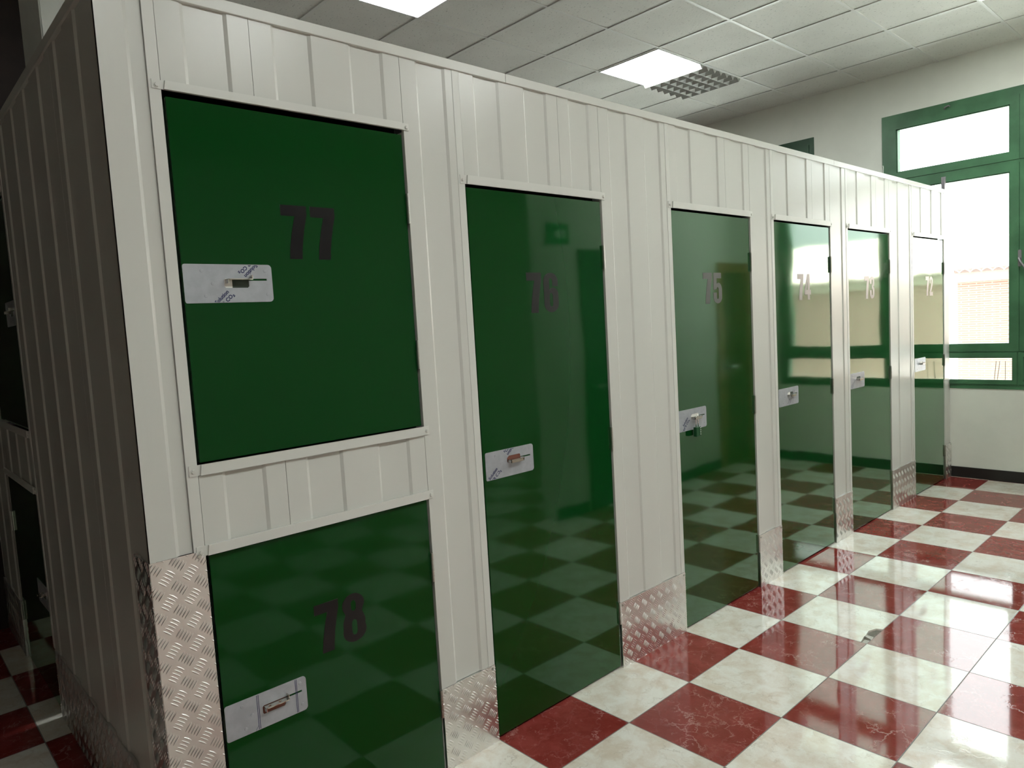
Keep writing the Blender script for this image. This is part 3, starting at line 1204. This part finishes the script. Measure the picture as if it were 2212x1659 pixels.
def shade_carcass(t, x0, x1, z0, z1, depth=0.9):  # closed near-black box added behind each door to keep its gaps dark
    bm = bmesh.new()
    box(bm, x0, x1, depth - 0.01, depth, z0, z1)
    box(bm, x0, x0 + 0.006, 0.046, depth, z0, z1)
    box(bm, x1 - 0.006, x1, 0.046, depth, z0, z1)
    box(bm, x0, x1, 0.046, depth, z1 - 0.006, z1)
    link('shade_carcass', bm, M['dark'], t)


PH = 0.1055
# 77 (upper) ---------------------------------------------------------
P77 = 1.6745
LC = 'LASER CO\u2082'
BO = 0.0005
pr = [[('Solution', 0.0944, P77 - 0.0049, 0.0148, 43, BO), (LC, 0.0917, P77 - 0.0296, 0.0148, 43, BO)],
      [('Solution', 0.2120, P77 + 0.1083, 0.0148, 223, BO), (LC, 0.2143, P77 + 0.1326, 0.0148, 223, BO)]]
l77, d77 = locker('77', 'upper square green locker door numbered 77 with a filmed hasp plate', 0.157, 0.752, 1.2425, 2.2130,
                  (2.2265, 2.2490), (1.2100, 1.2390), (2.2300, CAP0), (1.205, CAP0),
                  (0.3010, 1.7985), (0.0110, P77, 0.247, PH), [(1.922, 2.021), (1.436, 1.534)],
                  True, ['white_in', 'dkgreen_in', 'dkgreen_in'], pr, None, trans_split=0.249)
shade_carcass(l77, 0.0, 0.752, 1.215, 2.46)
# 78 (lower) ---------------------------------------------------------
P78 = 0.4400
mk = [[], []]
for x in (0.104, 0.1085, 0.2225, 0.2265):
    mk[0 if x < 0.15 else 1].append((x, P78 + 0.002, x, P78 + PH - 0.002, 0.0017))
mk[0].append((0.1035, P78 + 0.014, 0.094, P78 + 0.002, 0.0010))
l78, d78 = locker('78', 'lower green locker door numbered 78 below door 77, blue lines on its plate', 0.157, 0.752, 0.0100, 0.9830,
                  (0.9885, 1.0165), None, (0.9920, 1.2080), (0.9850, 1.205),
                  (0.3020, 0.5890), (0.0110, P78, 0.246, PH), [(0.694, 0.797), (0.20, 0.30)],
                  True, ['wood_in'], None, mk, trans_split=0.249)
shade_carcass(l78, 0.0, 0.752, 0.002, 1.205)

# full height doors ---------------------------------------------------
FULLH = [(1.781, 1.883), (0.998, 1.098), (0.204, 0.305)]
PZ = 0.9945


pr76 = [[('Solution', 0.0360, PZ + 0.0010, 0.0165, 41, BO), (LC, 0.0336, PZ - 0.0257, 0.0165, 41, BO)],
        [('Solution', 0.1685, PZ + 0.1217, 0.0165, 221, BO), (LC, 0.1744, PZ + 0.1494, 0.0165, 221, BO)]]
pr75 = [[('Solution', 0.0450, PZ + 0.0240, 0.0165, 44, BO), (LC, 0.0385, PZ - 0.0060, 0.0165, 44, BO)]]
pr74 = [[('Solution ' + LC, 0.1280, PZ + 0.0060, 0.0125, 49, 0), (LC + ' Solution', 0.1450, PZ + 0.0000, 0.0125, 49, 0)]]
pr73 = [[('Solution ', 0.0300, PZ + 0.0100, 0.0130, 49, 0), (LC, 0.0420, PZ + 0.0000, 0.0130, 49, 0)]]
full = [
    ('76', 'tall green locker door numbered 76, first full-height door right of 77 and 78', 1.1580, 0.7490, 0.4785,
     0.2830, 1.6080, 0.0195, PZ, 0.502, ['wood_in'], pr76, 0.501, False),
    ('75', 'tall green locker door numbered 75 holding the green padlock', 2.4155, 0.7400, 0.2330,
     0.2640, 1.6150, 0.0030, PZ, 0.5, ['white_in'], pr75, 0.4965, False),
    ('74', 'tall green locker door numbered 74 mirroring the window, just past the padlocked door', 3.4200, 0.7460, 0.2330,
     0.2870, 1.6140, 0.0170, PZ, 0.5, ['white_in', 'dkgreen_in'], pr74, 0.494, False),
    ('73', 'tall green locker door numbered 73 mirroring a dark window post along its hinge side', 4.4350, 0.7380, 0.4690,
     0.2830, 1.6030, 0.0060, PZ, 0.5, ['dkgreen_in'], pr73, 0.492, False),
    ('72', 'tall green locker door numbered 72, last door beside the window wall', 5.6640, 0.7450, 0.1510,
     0.3000, 1.6050, 0.0300, PZ + 0.008, 0.5, ['white_in'], None, None, False),
]
for (no, lab, X, w, pil, nx_, nz_, px_, pz_, kx, lin, prt, split, up) in full:
    t, d = locker(no, lab, X, w, 0.0100, 2.0665, (2.0745, 2.1050), None, (2.0780, CAP0), (0.3010, CAP0),
                  (nx_, nz_), (px_, pz_, 0.247, PH), FULLH, up, lin, prt, None, trans_split=split, num_h=0.157)
    shade_carcass(t, 0.0, w, 0.002, 2.46)

# ribbed panels between the doors, each with a tread-plate kick guard at its foot
divs = [(0.909, 1.1275, 2.25, 1.1570, 'ribbed panel with tread-plate foot between the stacked doors 77, 78 and door 76'),
        (1.907, 2.3850, 2.105, 2.4140, 'widest ribbed panel with tread-plate foot, between doors 76 and 75'),
        (3.1555, 3.3895, 2.105, 3.4190, 'narrow ribbed panel with tread-plate foot between doors 75 and 74'),
        (4.1660, 4.4045, 2.105, 4.4340, 'narrow ribbed panel with tread-plate foot between doors 74 and 73'),
        (5.1730, 5.6335, 2.105, 5.6630, 'wide ribbed panel with tread-plate foot between doors 73 and 72'),
        (6.4090, 6.5600, 2.105, 6.5600, 'slim ribbed panel right of door 72, meeting the window wall')]
for k, (xa, xb_, zr, xk, lab) in enumerate(divs):
    t = thing('dividing_panel', lab, 'panel', (xa, 0, 0), 0, 'ribbed panels between the lockers')
    link('ribbed_panel', ribbed(0.0010, xb_ - xa, 0.3010, CAP0, [(a - xa, c - xa) for a, c in FRONT_REC]), M['panel'], t)
    bm = tread_plate(0.0015, xk - xa, 0.0, 0.3005, phase=(0.012 + 0.009 * k, 0.02))
    box(bm, 0.0025, xk - xa - 0.001, -0.001, 0.011, 0.001, 0.2995)
    kp = link('kick_plate', bm, M['alu'], t)
    for sx, sz in ((0.012, 0.288), (xk - xa - 0.012, 0.288)):
        bm = bmesh.new()
        cyl(bm, (sx, -0.0036, sz), (0, -1, 0), 0.0055, 0.0026, 12, 0.0045)
        link('screw', bm, M['steel'], kp)

# ---- end panel of the block: corner strip, ribbed flank and tread-plate guards
XE = 0.016
ep = thing('locker_end_panel', 'shaded ribbed end panel down the left flank of the locker block', 'panel', (0, 0, 0))
bm = ribbed(XE, 0.1255, 1.003, CAP0, [(0.0820, 0.3)])
cs = thing('corner_panel', 'white corner strip with a tall tread-plate guard left of doors 77 and 78', 'panel', (0, 0, 0))
link('ribbed_panel', bm, M['panel'], cs)
flank_rec = [(-(0.205 + 0.25 * k), -(0.205 + 0.25 * k - 0.125)) for k in range(0, 12)]


def flank(u0, u1, z0, z1):
    """ribbed sheet on the x=XE plane; u runs towards -y"""
    b2 = ribbed(u0, u1, z0, z1, flank_rec)
    for v in b2.verts:
        v.co = Vector((XE + v.co.y, -v.co.x, v.co.z))
    return b2


link('flank_panel', flank(-0.514, -0.0006, 0.30, CAP0), M['panel'], ep)
link('flank_panel', flank(-1.545, -0.5155, 0.30, CAP0), M['panel'], ep)


def flank_plate(ya, yb, z0, z1, ph_):
    b2 = tread_plate(-yb, -ya, z0, z1, phase=ph_)
    box(b2, -yb + 0.001, -ya - 0.001, -0.001, 0.015, z0 + 0.001, z1 - 0.001)
    for v in b2.verts:
        v.co = Vector((XE + v.co.y, -v.co.x, v.co.z))
    return b2


link('kick_plate', tread_plate(XE - 0.002, 0.1555, 0.0, 1.003, y=-0.0036, phase=(0.038, 0.03)), M['alu'], cs)
link('kick_plate', flank_plate(-0.001, 0.138, 0.0, 1.003, (0.03, 0.03)), M['alu'], ep)
link('kick_plate', flank_plate(0.1385, 1.545, 0.0, 0.300, (0.03, 0.02)), M['alu'], ep)
bm = bmesh.new()
cyl(bm, (0.1385, -0.0036, 0.990), (0, -1, 0), 0.0062, 0.003, 12, 0.005)
link('screw', bm, M['steel'], cs)

# ---- two lockers on the dark flank of the block
ll = [(-(0.205 + 0.25 * k) + 2.385, -(0.205 + 0.25 * k - 0.125) + 2.385) for k in range(0, 16)]
sl, sd = locker('', 'shaded upper green locker door on the dark flank, its hasp plate near the edge', 0, 0.805, 1.2425, 2.2130,
                (2.2265, 2.2490), (1.2100, 1.2390), (2.2300, CAP0), (1.205, CAP0), None,
                (0.018, 1.684, 0.247, PH), [(1.92, 2.02), (1.43, 1.53)], True, ['dkgreen_in'], None, None,
                loc=(XE, 2.385, 0), rotz=-math.pi / 2, hand=-1, recess=ll, group='lockers on the dark flank')
shade_carcass(sl, -0.02, 0.805, 1.215, 2.46, 0.2)
sl, sd = locker('', 'shaded lower green locker door on the dark flank beneath the ribbed band', 0, 0.805, 0.0100, 0.9650,
                (0.9700, 0.9980), None, (0.9800, 1.2080), (0.30, 1.205), None,
                (0.018, 0.440, 0.247, PH), [(0.67, 0.77), (0.2, 0.3)], True, ['dkgreen_in'], None, None,
                loc=(XE, 2.385, 0), rotz=-math.pi / 2, hand=-1, recess=ll, group='lockers on the dark flank')
shade_carcass(sl, -0.02, 0.805, 0.002, 1.205, 0.2)
bm = flank(-YB + 0.001, -2.388, 0.30, CAP0)
fp = link('locker_end_panel', bm, M['panel'])
tag(fp, 'narrow ribbed panel beyond the shaded doors at the far left edge', 'panel')
kp = link('kick_plate', flank_plate(2.388, YB - 0.001, 0.0, 0.299, (0.03, 0.02)), M['alu'], fp)


# ---- capping rails along the top
def cap_rail(name, pts, label):
    (xa, ya, xb_, yb) = pts
    bm = bmesh.new()
    box(bm, xa, xb_, ya, yb, CAP0, CAP1)
    bmesh.ops.bevel(bm, geom=bm.edges[:], offset=0.0012, segments=1, affect='EDGES')
    return tag(link(name, bm, M['trim']), label, 'rail', 'white rails capping the lockers')


cap_rail('cap_rail', (XE - 0.006, -0.0065, 1.3790, 0.036), 'white capping rail along the top of doors 77 and 76, nearest length')
cap_rail('cap_rail', (1.3805, -0.0065, 4.2290, 0.036), 'white capping rail along the top over doors 75 and 74, middle length')
cap_rail('cap_rail', (4.2305, -0.0065, XW - 0.002, 0.036), 'white capping rail along the top over doors 73 and 72, furthest length')
cap_rail('cap_rail', (XE - 0.0065, 0.0365, XE + 0.036, YB - 0.002), 'shaded capping rail along the top of the dark flank at far left')

# ---- small things on the rail
bm = bmesh.new()
box(bm, 6.425, 6.455, -0.004, 0.000, CAP1, 2.592)
box(bm, 6.455, 6.458, -0.004, 0.030, CAP1, 2.605)
b_ = link('bracket', bm, M['metal_grey'])
tag(b_, 'small upright grey metal bracket standing on the rail end before the window', 'bracket')
bm = bmesh.new()
tube(bm, [(5.105, 0.012, CAP1), (5.104, 0.012, 2.52), (5.107, 0.011, 2.545), (5.105, 0.013, 2.556)], 0.0022, 6)
tag(link('wire_end', bm, M['trim']), 'short pale wire end poking up from the rail above door 73', 'wire')

# ---- combination padlock hanging on the hasp of door 75
zt = PZ + PH - 0.0425
pl = thing('padlock', 'small green combination padlock hanging from the hasp of door 75', 'padlock', (2.5445, -0.0175, 0.988))
bm = bbox_bm(-0.0205, 0.0205, -0.010, 0.010, -0.027, 0.021, 0.004, 3)
link('body', bm, M['padlock'], pl)
bm = bmesh.new()
pts = [(-0.0095, 0, 0.019), (-0.0095, 0, zt - 0.988 + 0.000)] + \
      [(-0.0095 * math.cos(math.pi * k / 10), 0, zt - 0.988 + 0.0095 * math.sin(math.pi * k / 10)) for k in range(1, 10)] + \
      [(0.0095, 0, zt - 0.988), (0.0095, 0, 0.019)]
tube(bm, pts, 0.0026, 10)
link('shackle', bm, M['chrome'], pl, smooth=True)
for k in range(4):
    bm = bmesh.new()
    cyl(bm, (0.0095, -0.0035, -0.019 + 0.0105 * k), (0, 0, 1), 0.0098, 0.0068, 14)
    link('dial', bm, M['padlock'], pl)
    bm = bmesh.new()
    box(bm, 0.0055, 0.0130, -0.0139, -0.0130, -0.0172 + 0.0105 * k, -0.0142 + 0.0105 * k)
    box(bm, 0.0188, 0.0200, -0.0075, -0.001, -0.0172 + 0.0105 * k, -0.0142 + 0.0105 * k)
    link('dial_digit', bm, M['dial'], pl)
